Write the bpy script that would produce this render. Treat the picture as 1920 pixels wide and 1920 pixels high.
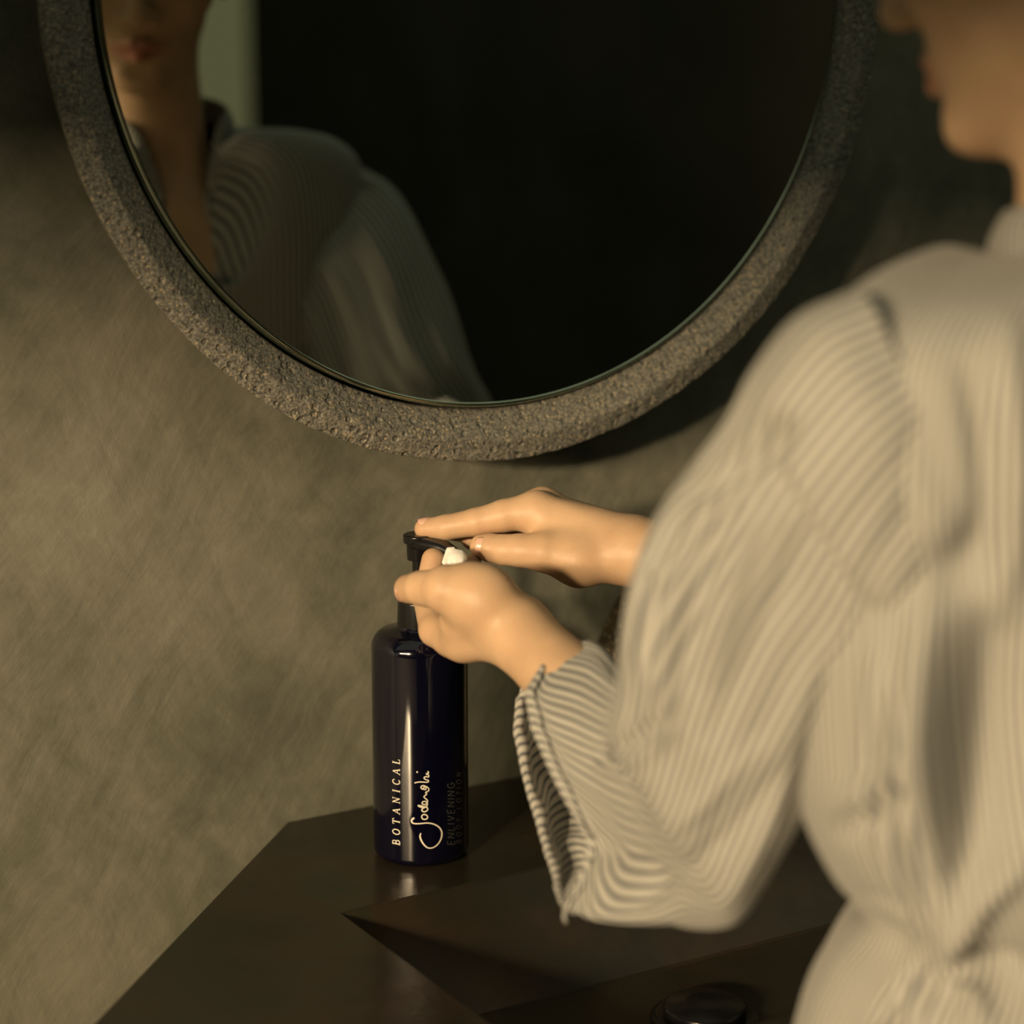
import bpy, bmesh, math, random
import numpy as np
from mathutils import Vector, Matrix, noise

random.seed(7)
scene = bpy.context.scene
for o in list(bpy.data.objects):
    bpy.data.objects.remove(o)

# ------------------------------------------------------------------ camera, light, exposure
CAM_Z = 1.41                       # camera height above the floor
FPX, HOR = 4200.0, 40.0            # focal length and horizon in 1920-frame pixels
PITCH = math.atan((960 - HOR) / FPX)
cam_d = bpy.data.cameras.new('camera')
cam = bpy.data.objects.new('camera', cam_d)
scene.collection.objects.link(cam)
cam.location = (0, 0, CAM_Z)
cam.rotation_euler = (math.pi / 2 - PITCH, 0, 0)
cam_d.sensor_width = 36.0
cam_d.lens = 36.0 * FPX / 1920.0
cam_d.clip_start = 0.02
cam_d.dof.use_dof = True
cam_d.dof.focus_distance = 1.45
cam_d.dof.aperture_fstop = 3.3
scene.camera = cam

world = bpy.data.worlds.new('world')
scene.world = world
world.use_nodes = True
bg = world.node_tree.nodes['Background']
bg.inputs['Color'].default_value = (0.57, 0.58, 0.40, 1)
bg.inputs['Strength'].default_value = 0.38

# low evening daylight through the high window behind the camera: one wide lamp, and a narrow one added for the bottle highlight
WIN_X0, WIN_X1, WIN_Z0, WIN_Z1 = -4.80, -2.05, 2.21, 2.49
def window_light(name, x0, x1, watts):
    d = bpy.data.lights.new(name, 'AREA')
    d.shape = 'RECTANGLE'; d.size = x1 - x0; d.size_y = WIN_Z1 - WIN_Z0
    d.energy = watts; d.color = (1.0, 0.735, 0.43)
    o = bpy.data.objects.new(name, d)
    scene.collection.objects.link(o)
    o.location = ((x0 + x1) / 2, -3.48, (WIN_Z0 + WIN_Z1) / 2)
    o.rotation_euler = (math.pi / 2, 0, 0)
window_light('window_daylight', WIN_X0, WIN_X1, 410)
window_light('bottle_highlight_lamp', -2.33, -2.12, 190)

vs = scene.view_settings
vs.view_transform = 'Standard'
vs.look = 'None'
vs.gamma = 1.0
vs.use_curve_mapping = False
vs.exposure = 0.0
scene.cycles.use_denoising = True
scene.cycles.caustics_reflective = False
scene.cycles.caustics_refractive = False
scene.cycles.max_bounces = 5
scene.cycles.diffuse_bounces = 2
scene.cycles.glossy_bounces = 3
scene.cycles.transmission_bounces = 3
scene.cycles.use_adaptive_sampling = True
scene.cycles.adaptive_threshold = 0.03
scene.cycles.sample_clamp_indirect = 4.0

# ------------------------------------------------------------------ geometry helpers
cb, sb = math.cos(PITCH), math.sin(PITCH)
FW = np.array([0, cb, -sb]); UP = np.array([0, sb, cb]); RT = np.array([1.0, 0, 0])
CAM = np.array([0, 0, CAM_Z])

def W(x, y, d):
    """world point seen in the photograph at pixel x, y, d metres along the optical axis"""
    return CAM + d * (FW + (x - 960) / FPX * RT - (y - 960) / FPX * UP)

def proj(P):
    q = np.asarray(P, float) - CAM
    d = q @ FW
    return 960 + FPX * (q @ RT) / d, 960 - FPX * (q @ UP) / d, d

YAW = math.radians(31)
M_IN = np.array([-math.sin(YAW), math.cos(YAW), 0])     # into the mirror wall
T_AL = np.array([math.cos(YAW), math.sin(YAW), 0])      # along it, to the right
WALL_D = 1.3615
TABLE_Z = CAM_Z - 0.55

def UWZ(u, w, z):
    """u along the mirror wall, w out from it into the room, z height"""
    p = T_AL * u + M_IN * (WALL_D - w)
    return np.array([p[0], p[1], z])

def link(o, parent=None):
    scene.collection.objects.link(o)
    if parent is not None:
        o.parent = parent
        o.matrix_parent_inverse = Matrix.Translation(-Vector(parent.location))
    return o

def mesh_obj(name, verts, faces, mat, parent=None, smooth=True):
    me = bpy.data.meshes.new(name)
    me.from_pydata([tuple(map(float, v)) for v in verts], [], [tuple(map(int, f)) for f in faces])
    me.validate()
    me.update()
    if smooth:
        me.polygons.foreach_set('use_smooth', [True] * len(me.polygons))
    if mat:
        me.materials.append(mat)
    return link(bpy.data.objects.new(name, me), parent)

def thing(name, loc, label, cat, group=None):
    e = bpy.data.objects.new(name, None)
    e.empty_display_size = 0.05
    e.location = tuple(loc)
    scene.collection.objects.link(e)
    e['label'] = label; e['category'] = cat
    if group: e['group'] = group
    return e

def struct(o):
    o['kind'] = 'structure'
    return o

def box(name, lo, hi, mat, parent=None, bevel=0):
    x0, y0, z0 = lo; x1, y1, z1 = hi
    v = [(x0,y0,z0),(x1,y0,z0),(x1,y1,z0),(x0,y1,z0),(x0,y0,z1),(x1,y0,z1),(x1,y1,z1),(x0,y1,z1)]
    f = [(3,2,1,0),(4,5,6,7),(0,1,5,4),(1,2,6,5),(2,3,7,6),(3,0,4,7)]
    o = mesh_obj(name, v, f, mat, parent, False)
    if bevel:
        b = o.modifiers.new('bevel', 'BEVEL'); b.width = bevel; b.segments = 2
    return o

def box_uw(name, u0, u1, w0, w1, z0, z1, mat, parent=None, bevel=0):
    v = [UWZ(u, w, z) for z in (z0, z1) for (u, w) in ((u0, w0), (u1, w0), (u1, w1), (u0, w1))]
    f = [(0,1,2,3),(7,6,5,4),(4,5,1,0),(5,6,2,1),(6,7,3,2),(7,4,0,3)]
    o = mesh_obj(name, v, f, mat, parent, False)
    if bevel:
        b = o.modifiers.new('bevel', 'BEVEL'); b.width = bevel; b.segments = 2
    return o

def lathe(name, prof, origin, mat, parent=None, seg=96, ax=None, close=False):
    """prof: list of (radius, height) from bottom up, around a vertical axis"""
    ex, ey, ez = ax if ax else (np.array([1,0,0]), np.array([0,1,0]), np.array([0,0,1]))
    V, F = [], []
    for r, h in prof:
        for k in range(seg):
            a = 2 * math.pi * k / seg
            V.append(origin + ex * (r * math.cos(a)) + ey * (r * math.sin(a)) + ez * h)
    n = len(prof)
    for i in range(n - 1 if not close else n):
        j = (i + 1) % n
        for k in range(seg):
            k2 = (k + 1) % seg
            F.append((i*seg+k, i*seg+k2, j*seg+k2, j*seg+k))
    return mesh_obj(name, V, F, mat, parent)

def round_prof(pts, rad=0.002, n=4):
    """round the inner corners of a profile polyline"""
    out = [pts[0]]
    for i in range(1, len(pts) - 1):
        p, a, b = np.array(pts[i]), np.array(pts[i-1]), np.array(pts[i+1])
        da, db = a - p, b - p
        la, lb = np.linalg.norm(da), np.linalg.norm(db)
        r = min(rad if np.isscalar(rad) else rad[i], la * .45, lb * .45)
        A, B = p + da / la * r, p + db / lb * r
        for t in np.linspace(0, 1, n + 1):
            out.append(tuple((1-t)**2 * A + 2*t*(1-t) * p + t*t * B))
    out.append(pts[-1])
    return out

# ------------------------------------------------------------------ materials
def new_mat(name):
    m = bpy.data.materials.new(name)
    m.use_nodes = True
    nt = m.node_tree
    b = nt.nodes['Principled BSDF']
    return m, nt, b

def N(nt, typ, **kw):
    n = nt.nodes.new(typ)
    for k, v in kw.items():
        if k in n.inputs.keys():
            n.inputs[k].default_value = v
        else:
            setattr(n, k, v)
    return n

def ramp(nt, stops, interp='LINEAR'):
    r = nt.nodes.new('ShaderNodeValToRGB')
    r.color_ramp.interpolation = interp
    el = r.color_ramp.elements
    while len(el) > 1: el.remove(el[0])
    el[0].position = stops[0][0]; el[0].color = (*stops[0][1], 1)
    for p, c in stops[1:]:
        e = el.new(p); e.color = (*c, 1)
    return r

def simple_mat(name, col, rough=.5, metal=0, spec=.5, noise_scale=40, noise_amt=.12, bump=0.0, bscale=200):
    m, nt, b = new_mat(name)
    tc = N(nt, 'ShaderNodeTexCoord')
    nz = N(nt, 'ShaderNodeTexNoise', Scale=noise_scale, Detail=4.0)
    nt.links.new(tc.outputs['Object'], nz.inputs['Vector'])
    lo = tuple(c * (1 - noise_amt) for c in col); hi = tuple(min(1, c * (1 + noise_amt)) for c in col)
    r = ramp(nt, [(.3, lo), (.7, hi)])
    nt.links.new(nz.outputs['Fac'], r.inputs[0]); nt.links.new(r.outputs[0], b.inputs['Base Color'])
    b.inputs['Roughness'].default_value = rough
    b.inputs['Metallic'].default_value = metal
    b.inputs['Specular IOR Level'].default_value = spec
    if bump:
        n2 = N(nt, 'ShaderNodeTexNoise', Scale=bscale, Detail=5.0)
        nt.links.new(tc.outputs['Object'], n2.inputs['Vector'])
        bp = N(nt, 'ShaderNodeBump', Strength=1.0, Distance=bump)
        nt.links.new(n2.outputs['Fac'], bp.inputs['Height']); nt.links.new(bp.outputs[0], b.inputs['Normal'])
    return m

def mat_plaster():
    m, nt, b = new_mat('plaster')
    tc = N(nt, 'ShaderNodeTexCoord')
    mp = N(nt, 'ShaderNodeMapping'); mp.inputs['Rotation'].default_value = (0, 0, -YAW)
    nt.links.new(tc.outputs['Object'], mp.inputs['Vector'])
    # trowel sweeps: noise stretched along slanted directions, warped
    w = N(nt, 'ShaderNodeTexNoise', Scale=5.0, Detail=3.0)
    nt.links.new(mp.outputs[0], w.inputs['Vector'])
    wm = N(nt, 'ShaderNodeVectorMath', operation='SCALE'); wm.inputs['Scale'].default_value = .10
    nt.links.new(w.outputs['Color'], wm.inputs[0])
    wa = N(nt, 'ShaderNodeVectorMath', operation='ADD')
    nt.links.new(mp.outputs[0], wa.inputs[0]); nt.links.new(wm.outputs[0], wa.inputs[1])
    def streak(rot, sx, sz, scale):
        q = N(nt, 'ShaderNodeMapping')
        q.vector_type = 'TEXTURE'; q.inputs['Rotation'].default_value = (0, rot, 0); q.inputs['Scale'].default_value = (1 / sx, 1, 1 / sz)
        nt.links.new(wa.outputs[0], q.inputs['Vector'])
        n = N(nt, 'ShaderNodeTexNoise', Scale=scale, Detail=6.0, Roughness=.62)
        nt.links.new(q.outputs[0], n.inputs['Vector'])
        return n
    s1 = streak(math.radians(38), 5.0, 1.0, 9.0)
    s2 = streak(math.radians(-30), 4.0, 1.0, 7.0)
    big = N(nt, 'ShaderNodeTexNoise', Scale=4.2, Detail=7.0, Roughness=.62)
    nt.links.new(mp.outputs[0], big.inputs['Vector'])
    mix = N(nt, 'ShaderNodeMix', data_type='FLOAT')
    nt.links.new(big.outputs['Fac'], mix.inputs[0]); nt.links.new(s1.outputs['Fac'], mix.inputs[2]); nt.links.new(s2.outputs['Fac'], mix.inputs[3])
    add = N(nt, 'ShaderNodeMath', operation='MULTIPLY_ADD'); add.inputs[1].default_value = .55
    nt.links.new(big.outputs['Fac'], add.inputs[0])
    ml = N(nt, 'ShaderNodeMath', operation='MULTIPLY'); ml.inputs[1].default_value = .45
    nt.links.new(mix.outputs[0], ml.inputs[0]); nt.links.new(ml.outputs[0], add.inputs[2])
    fc = N(nt, 'ShaderNodeTexNoise', Scale=55.0, Detail=8.0, Roughness=.7)
    nt.links.new(wa.outputs[0], fc.inputs['Vector'])
    fa_ = N(nt, 'ShaderNodeMath', operation='MULTIPLY_ADD'); fa_.inputs[1].default_value = .22
    nt.links.new(fc.outputs['Fac'], fa_.inputs[0])
    sb_ = N(nt, 'ShaderNodeMath', operation='SUBTRACT'); sb_.inputs[1].default_value = .11
    nt.links.new(add.outputs[0], sb_.inputs[0]); nt.links.new(sb_.outputs[0], fa_.inputs[2])
    add = fa_
    r = ramp(nt, [(.36, (.110, .116, .092)), (.46, (.155, .160, .126)), (.54, (.205, .204, .164)), (.64, (.265, .260, .215))])
    nt.links.new(add.outputs[0], r.inputs[0])
    # a few olive stains
    st = N(nt, 'ShaderNodeTexNoise', Scale=2.6, Detail=4.0)
    nt.links.new(wa.outputs[0], st.inputs['Vector'])
    sr = ramp(nt, [(.48, (0, 0, 0)), (.66, (1, 1, 1))])
    nt.links.new(st.outputs['Fac'], sr.inputs[0])
    cm = N(nt, 'ShaderNodeMix', data_type='RGBA')
    sf = N(nt, 'ShaderNodeMath', operation='MULTIPLY'); sf.inputs[1].default_value = .55
    nt.links.new(sr.outputs[0], sf.inputs[0]); nt.links.new(sf.outputs[0], cm.inputs[0])
    nt.links.new(r.outputs[0], cm.inputs[6]); cm.inputs[7].default_value = (.150, .160, .092, 1)
    nt.links.new(cm.outputs[2], b.inputs['Base Color'])
    b.inputs['Roughness'].default_value = .75
    b.inputs['Specular IOR Level'].default_value = .25
    fine = N(nt, 'ShaderNodeTexNoise', Scale=160.0, Detail=4.0)
    nt.links.new(mp.outputs[0], fine.inputs['Vector'])
    hs = N(nt, 'ShaderNodeMath', operation='MULTIPLY_ADD'); hs.inputs[1].default_value = .08
    nt.links.new(fine.outputs['Fac'], hs.inputs[0]); nt.links.new(mix.outputs[0], hs.inputs[2])
    bp = N(nt, 'ShaderNodeBump', Strength=1.0, Distance=.0018)
    nt.links.new(hs.outputs[0], bp.inputs['Height']); nt.links.new(bp.outputs[0], b.inputs['Normal'])
    return m

def mat_stone(name='glittering_concrete', lo=(.075, .079, .071), hi=(.39, .375, .325), pits=True):
    m, nt, b = new_mat(name)
    tc = N(nt, 'ShaderNodeTexCoord')
    g = N(nt, 'ShaderNodeTexNoise', Scale=520.0, Detail=5.0, Roughness=.7)
    nt.links.new(tc.outputs['Object'], g.inputs['Vector'])
    r = ramp(nt, [(.38, lo), (.52, tuple((a + c) / 2 for a, c in zip(lo, hi))), (.66, hi)])
    nt.links.new(g.outputs['Fac'], r.inputs[0])
    # sparse bright grains
    v = N(nt, 'ShaderNodeTexVoronoi', Scale=800.0)
    nt.links.new(tc.outputs['Object'], v.inputs['Vector'])
    sel = N(nt, 'ShaderNodeSeparateColor'); nt.links.new(v.outputs['Color'], sel.inputs[0])
    gt = N(nt, 'ShaderNodeMath', operation='GREATER_THAN'); gt.inputs[1].default_value = .94
    nt.links.new(sel.outputs[0], gt.inputs[0])
    cm = N(nt, 'ShaderNodeMix', data_type='RGBA')
    nt.links.new(gt.outputs[0], cm.inputs[0]); nt.links.new(r.outputs[0], cm.inputs[6]); cm.inputs[7].default_value = (.5, .42, .28, 1)
    nt.links.new(cm.outputs[2], b.inputs['Base Color'])
    b.inputs['Roughness'].default_value = .62
    bp = N(nt, 'ShaderNodeBump', Strength=.8, Distance=.0010)
    nt.links.new(g.outputs['Fac'], bp.inputs['Height'])
    if pits:
        pv = N(nt, 'ShaderNodeTexVoronoi', Scale=135.0)
        nt.links.new(tc.outputs['Object'], pv.inputs['Vector'])
        pr = ramp(nt, [(.0, (0, 0, 0)), (.22, (.1, .1, .1)), (.36, (1, 1, 1))])
        nt.links.new(pv.outputs['Distance'], pr.inputs[0])
        b2 = N(nt, 'ShaderNodeBump', Strength=.7, Distance=.0016)
        nt.links.new(pr.outputs[0], b2.inputs['Height']); nt.links.new(bp.outputs[0], b2.inputs['Normal'])
        nt.links.new(b2.outputs[0], b.inputs['Normal'])
    else:
        nt.links.new(bp.outputs[0], b.inputs['Normal'])
    return m

def mat_bronze():
    m, nt, b = new_mat('dark_patinated_metal')
    tc = N(nt, 'ShaderNodeTexCoord')
    n1 = N(nt, 'ShaderNodeTexNoise', Scale=7.0, Detail=6.0, Roughness=.65)
    nt.links.new(tc.outputs['Object'], n1.inputs['Vector'])
    r = ramp(nt, [(.36, (.018, .020, .013)), (.5, (.026, .022, .015)), (.6, (.038, .027, .018)), (.7, (.020, .028, .018))])
    nt.links.new(n1.outputs['Fac'], r.inputs[0]); nt.links.new(r.outputs[0], b.inputs['Base Color'])
    b.inputs['Specular IOR Level'].default_value = .45
    n2 = N(nt, 'ShaderNodeTexNoise', Scale=30.0, Detail=5.0)
    nt.links.new(tc.outputs['Object'], n2.inputs['Vector'])
    rr = N(nt, 'ShaderNodeMapRange'); rr.inputs[3].default_value = .16; rr.inputs[4].default_value = .34
    nt.links.new(n2.outputs['Fac'], rr.inputs[0]); nt.links.new(rr.outputs[0], b.inputs['Roughness'])
    bp = N(nt, 'ShaderNodeBump', Strength=.5, Distance=.0004)
    nt.links.new(n2.outputs['Fac'], bp.inputs['Height']); nt.links.new(bp.outputs[0], b.inputs['Normal'])
    return m

def mat_skin():
    m, nt, b = new_mat('skin')
    tc = N(nt, 'ShaderNodeTexCoord')
    n1 = N(nt, 'ShaderNodeTexNoise', Scale=38.0, Detail=4.0)
    nt.links.new(tc.outputs['Object'], n1.inputs['Vector'])
    r = ramp(nt, [(.35, (.56, .375, .235)), (.65, (.65, .445, .285))])
    nt.links.new(n1.outputs['Fac'], r.inputs[0])
    at = N(nt, 'ShaderNodeAttribute', attribute_name='flush')
    cm = N(nt, 'ShaderNodeMix', data_type='RGBA')
    nt.links.new(at.outputs['Fac'], cm.inputs[0]); nt.links.new(r.outputs[0], cm.inputs[6]); cm.inputs[7].default_value = (.50, .16, .12, 1)
    nt.links.new(cm.outputs[2], b.inputs['Base Color'])
    b.inputs['Roughness'].default_value = .48
    b.inputs['Specular IOR Level'].default_value = .4
    b.inputs['Subsurface Weight'].default_value = .25
    b.inputs['Subsurface Radius'].default_value = (1.0, .35, .16)
    b.inputs['Subsurface Scale'].default_value = .006
    n2 = N(nt, 'ShaderNodeTexNoise', Scale=420.0, Detail=3.0)
    nt.links.new(tc.outputs['Object'], n2.inputs['Vector'])
    bp = N(nt, 'ShaderNodeBump', Strength=.25, Distance=.0006)
    nt.links.new(n2.outputs['Fac'], bp.inputs['Height']); nt.links.new(bp.outputs[0], b.inputs['Normal'])
    return m

def mat_stripes():
    """woven stripes: the UV map holds metres across and along the cloth"""
    m, nt, b = new_mat('striped_cotton')
    uv = N(nt, 'ShaderNodeUVMap', uv_map='cloth')
    sx = N(nt, 'ShaderNodeSeparateXYZ'); nt.links.new(uv.outputs[0], sx.inputs[0])
    wob = N(nt, 'ShaderNodeTexNoise', Scale=60.0, Detail=2.0); nt.links.new(uv.outputs[0], wob.inputs['Vector'])
    ad = N(nt, 'ShaderNodeMath', operation='MULTIPLY_ADD'); ad.inputs[1].default_value = .0006
    nt.links.new(wob.outputs['Fac'], ad.inputs[0]); nt.links.new(sx.outputs[0], ad.inputs[2])
    dv = N(nt, 'ShaderNodeMath', operation='MULTIPLY'); dv.inputs[1].default_value = 1 / .0060
    nt.links.new(ad.outputs[0], dv.inputs[0])
    fr = N(nt, 'ShaderNodeMath', operation='FRACT'); nt.links.new(dv.outputs[0], fr.inputs[0])
    r = ramp(nt, [(.0, (.48, .475, .44)), (.50, (.48, .475, .44)), (.58, (.125, .137, .148)), (.90, (.125, .137, .148)), (.98, (.48, .475, .44))])
    nt.links.new(fr.outputs[0], r.inputs[0])
    nt.links.new(r.outputs[0], b.inputs['Base Color'])
    b.inputs['Roughness'].default_value = .85
    b.inputs['Specular IOR Level'].default_value = .15
    b.inputs['Sheen Weight'].default_value = .15
    wv = N(nt, 'ShaderNodeTexNoise', Scale=900.0, Detail=2.0); nt.links.new(uv.outputs[0], wv.inputs['Vector'])
    bp = N(nt, 'ShaderNodeBump', Strength=.5, Distance=.0004)
    nt.links.new(wv.outputs['Fac'], bp.inputs['Height']); nt.links.new(bp.outputs[0], b.inputs['Normal'])
    return m

PLASTER = mat_plaster()
STONE = mat_stone()
ROUGH_STONE = mat_stone('rough_dark_stone', (.02, .016, .009), (.12, .09, .045))
BRONZE = mat_bronze()
SKIN = mat_skin()
STRIPES = mat_stripes()
MIRROR, _nt, _b = new_mat('silvered_glass')
_b.inputs['Base Color'].default_value = (.90, .93, .87, 1); _b.inputs['Metallic'].default_value = 1; _b.inputs['Roughness'].default_value = .004
EDGE = simple_mat('bevelled_glass_edge', (.62, .70, .56), rough=.14, metal=1)
SIDE = simple_mat('green_glass_side', (.055, .075, .05), rough=.3, spec=.5)
BLACK_GAP = simple_mat('blackened_backing', (.008, .008, .008), rough=.9, spec=.1)
BOTTLE, _nt, _b = new_mat('midnight_blue_lacquer')
_b.inputs['Base Color'].default_value = (.0024, .0024, .0095, 1); _b.inputs['Roughness'].default_value = .09
_b.inputs['Specular IOR Level'].default_value = 1.0
PUMP = simple_mat('black_plastic', (.007, .007, .008), rough=.22, spec=.5)
INK = simple_mat('cream_print', (.72, .68, .56), rough=.5)
INK_GREY = simple_mat('grey_print', (.055, .055, .05), rough=.5)
CREAM, _nt, _b = new_mat('white_lotion')
_b.inputs['Base Color'].default_value = (.92, .90, .86, 1); _b.inputs['Roughness'].default_value = .25
_b.inputs['Subsurface Weight'].default_value = .3; _b.inputs['Subsurface Scale'].default_value = .004
NAIL = simple_mat('fingernail', (.74, .46, .36), rough=.3, spec=.5, noise_amt=.04)
HAIR = simple_mat('dark_brown_hair', (.035, .022, .012), rough=.45, noise_scale=150, noise_amt=.4, bump=.001, bscale=300)
DARK_PAINT = simple_mat('dark_painted_plaster', (.040, .038, .028), rough=.85, noise_scale=3, noise_amt=.25, spec=.2)
FLOOR_M = simple_mat('dark_matt_concrete', (.07, .065, .055), rough=.75, spec=.3, noise_scale=3, noise_amt=.25)
TROUSER = simple_mat('dark_linen', (.04, .04, .042), rough=.9, spec=.1)
SHOE = simple_mat('black_leather', (.02, .018, .016), rough=.5)
EYE = simple_mat('eye', (.7, .68, .64), rough=.1)

# ------------------------------------------------------------------ the room
Z0 = 0.0
HW = 2.8
BLOCKER_Z = 1.738
o = box_uw('wall_back', -3.2, 4.2, -0.12, 0.0, Z0, HW, PLASTER); struct(o)
struct(box('floor', (-6.0, -5.0, -0.1), (7.5, 5.5, 0.0), FLOOR_M))
# dark walls that the mirror looks at
struct(box_uw('wall_right', 3.4, 3.52, 0.0, 6.20, Z0, HW, DARK_PAINT))
wn = struct(box_uw('added_window', 3.4, 3.47, 6.20, 6.25, Z0, HW, DARK_PAINT))  # added window: stands in for the lit strip reflected in the mirror
box_uw('window_frame', 3.4, 3.47, 7.12, 7.17, Z0, HW, DARK_PAINT, wn)
PANE, _nt, _b = new_mat('frosted_pane')
_b.inputs['Base Color'].default_value = (.42, .40, .28, 1); _b.inputs['Transmission Weight'].default_value = 1; _b.inputs['Roughness'].default_value = .2; _b.inputs['IOR'].default_value = 1.05
box_uw('pane', 3.43, 3.436, 6.25, 7.12, Z0, HW, PANE, wn)
struct(box_uw('wall_far', 3.4, 3.52, 7.17, 8.6, Z0, HW, DARK_PAINT))
# wall behind the camera, with the high window the daylight comes through
def boxes(name, lst, mat):
    vs_, fs_ = [], []
    for (x0, x1, y0, y1, z0, z1) in lst:
        b0 = len(vs_)
        vs_.extend([(x0,y0,z0),(x1,y0,z0),(x1,y1,z0),(x0,y1,z0),(x0,y0,z1),(x1,y0,z1),(x1,y1,z1),(x0,y1,z1)])
        fs_.extend([tuple(b0 + i for i in f) for f in [(3,2,1,0),(4,5,6,7),(0,1,5,4),(1,2,6,5),(2,3,7,6),(3,0,4,7)]])
    return mesh_obj(name, vs_, fs_, mat, smooth=False)
struct(boxes('wall_front', [(-5.6, WIN_X0, -3.64, -3.52, 0, HW), (WIN_X1, 6.0, -3.64, -3.52, 0, HW), (WIN_X0, WIN_X1, -3.64, -3.52, WIN_Z1, HW), (WIN_X0, WIN_X1, -3.64, -3.52, 0, WIN_Z0)], DARK_PAINT))
w2 = struct(box('window_2', (WIN_X0, -3.60, WIN_Z0), (WIN_X1, -3.54, WIN_Z0 + .015), DARK_PAINT))
for i in range(4):
    x = WIN_X0 + (WIN_X1 - WIN_X0 - .03) * i / 3
    box('window_frame', (x, -3.60, WIN_Z0 + .015), (x + .03, -3.54, WIN_Z1), DARK_PAINT, w2)
# unseen panel added behind the camera: keeps the light off the upper wall
struct(boxes('light_blocker', [(-5.6, 0.75, -0.80, -0.70, BLOCKER_Z, HW)], DARK_PAINT))
# unseen fin added beside the window to keep its light off the right wall
struct(boxes('spill_blocker', [(-0.32, -0.20, -3.52, -1.75, 0, HW)], DARK_PAINT))
# ------------------------------------------------------------------ round mirror
MP = 0.07                                             # how far its face stands off the wall
MC = np.array([-0.0023, 1.552, CAM_Z + 0.0256])       # centre of the face
MC = CAM + (MC - CAM) * ((WALL_D - MP) / ((MC - CAM) @ M_IN))
MS = (WALL_D - MP) / (WALL_D - .03)
AXM = (T_AL, np.array([0, 0, 1.0]), -M_IN)            # ring plane and the way it faces
mirror = thing('round_mirror', MC - M_IN * 0 , 'large round wall mirror in a thick dark speckled concrete frame', 'mirror')

def ring_frame():
    prof = round_prof([(.2925, -.030), (.2925, -.0125), (.3130, .0002), (.3285, -.0036), (.3265, -.013), (.270, -MP / MS)], .0016, 3)
    prof = [(a * MS, b * MS) for a, b in prof]
    # subdivide
    P = []
    for a, b in zip(prof[:-1], prof[1:]):
        n = max(1, int(math.hypot(b[0]-a[0], b[1]-a[1]) / .0022))
        for i in range(n):
            P.append((a[0] + (b[0]-a[0]) * i / n, a[1] + (b[1]-a[1]) * i / n))
    P.append(prof[-1])
    seg = 900
    V, F = [], []
    for r, h in P:
        for k in range(seg):
            a = 2 * math.pi * k / seg
            ca, sa = math.cos(a), math.sin(a)
            e1 = noise.noise((ca * 5, sa * 5, r * 20)) * .0009
            e2 = noise.noise((ca * 45, sa * 45, r * 150 + h * 150)) * .0006
            lump = noise.noise((ca * 90, sa * 90, r * 320)) * .0004
            on = 1.0 if r > .297 * MS else 0.0
            rr = r + (e1 + e2) * on
            hh = h + (e2 + lump) * on
            V.append(MC + AXM[0] * (rr * ca) + AXM[1] * (rr * sa) + AXM[2] * hh)
    n = len(P)
    for i in range(n - 1):
        for k in range(seg):
            k2 = (k + 1) % seg
            F.append((i*seg+k, (i+1)*seg+k, (i+1)*seg+k2, i*seg+k2))
    return mesh_obj('frame', V, F, STONE, mirror)
ring_frame()
back = lathe('backing', [(.0001, -.028), (.2960 * MS, -.028)], MC, BLACK_GAP, mirror, 128, AXM)
GL = -.0080
lathe('glass', [(.2872 * MS, GL), (.0001, GL)], MC, MIRROR, mirror, 256, AXM)
lathe('glass_edge', [(.2906 * MS, -.027), (.2906 * MS, GL - .0016)], MC, SIDE, mirror, 256, AXM)
lathe('bevel', [(.2884 * MS + .0021 * math.cos(math.radians(a)), GL - .0016 + .0021 * math.sin(math.radians(a))) for a in range(-10, 191, 20)], MC, EDGE, mirror, 256, AXM)

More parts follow.
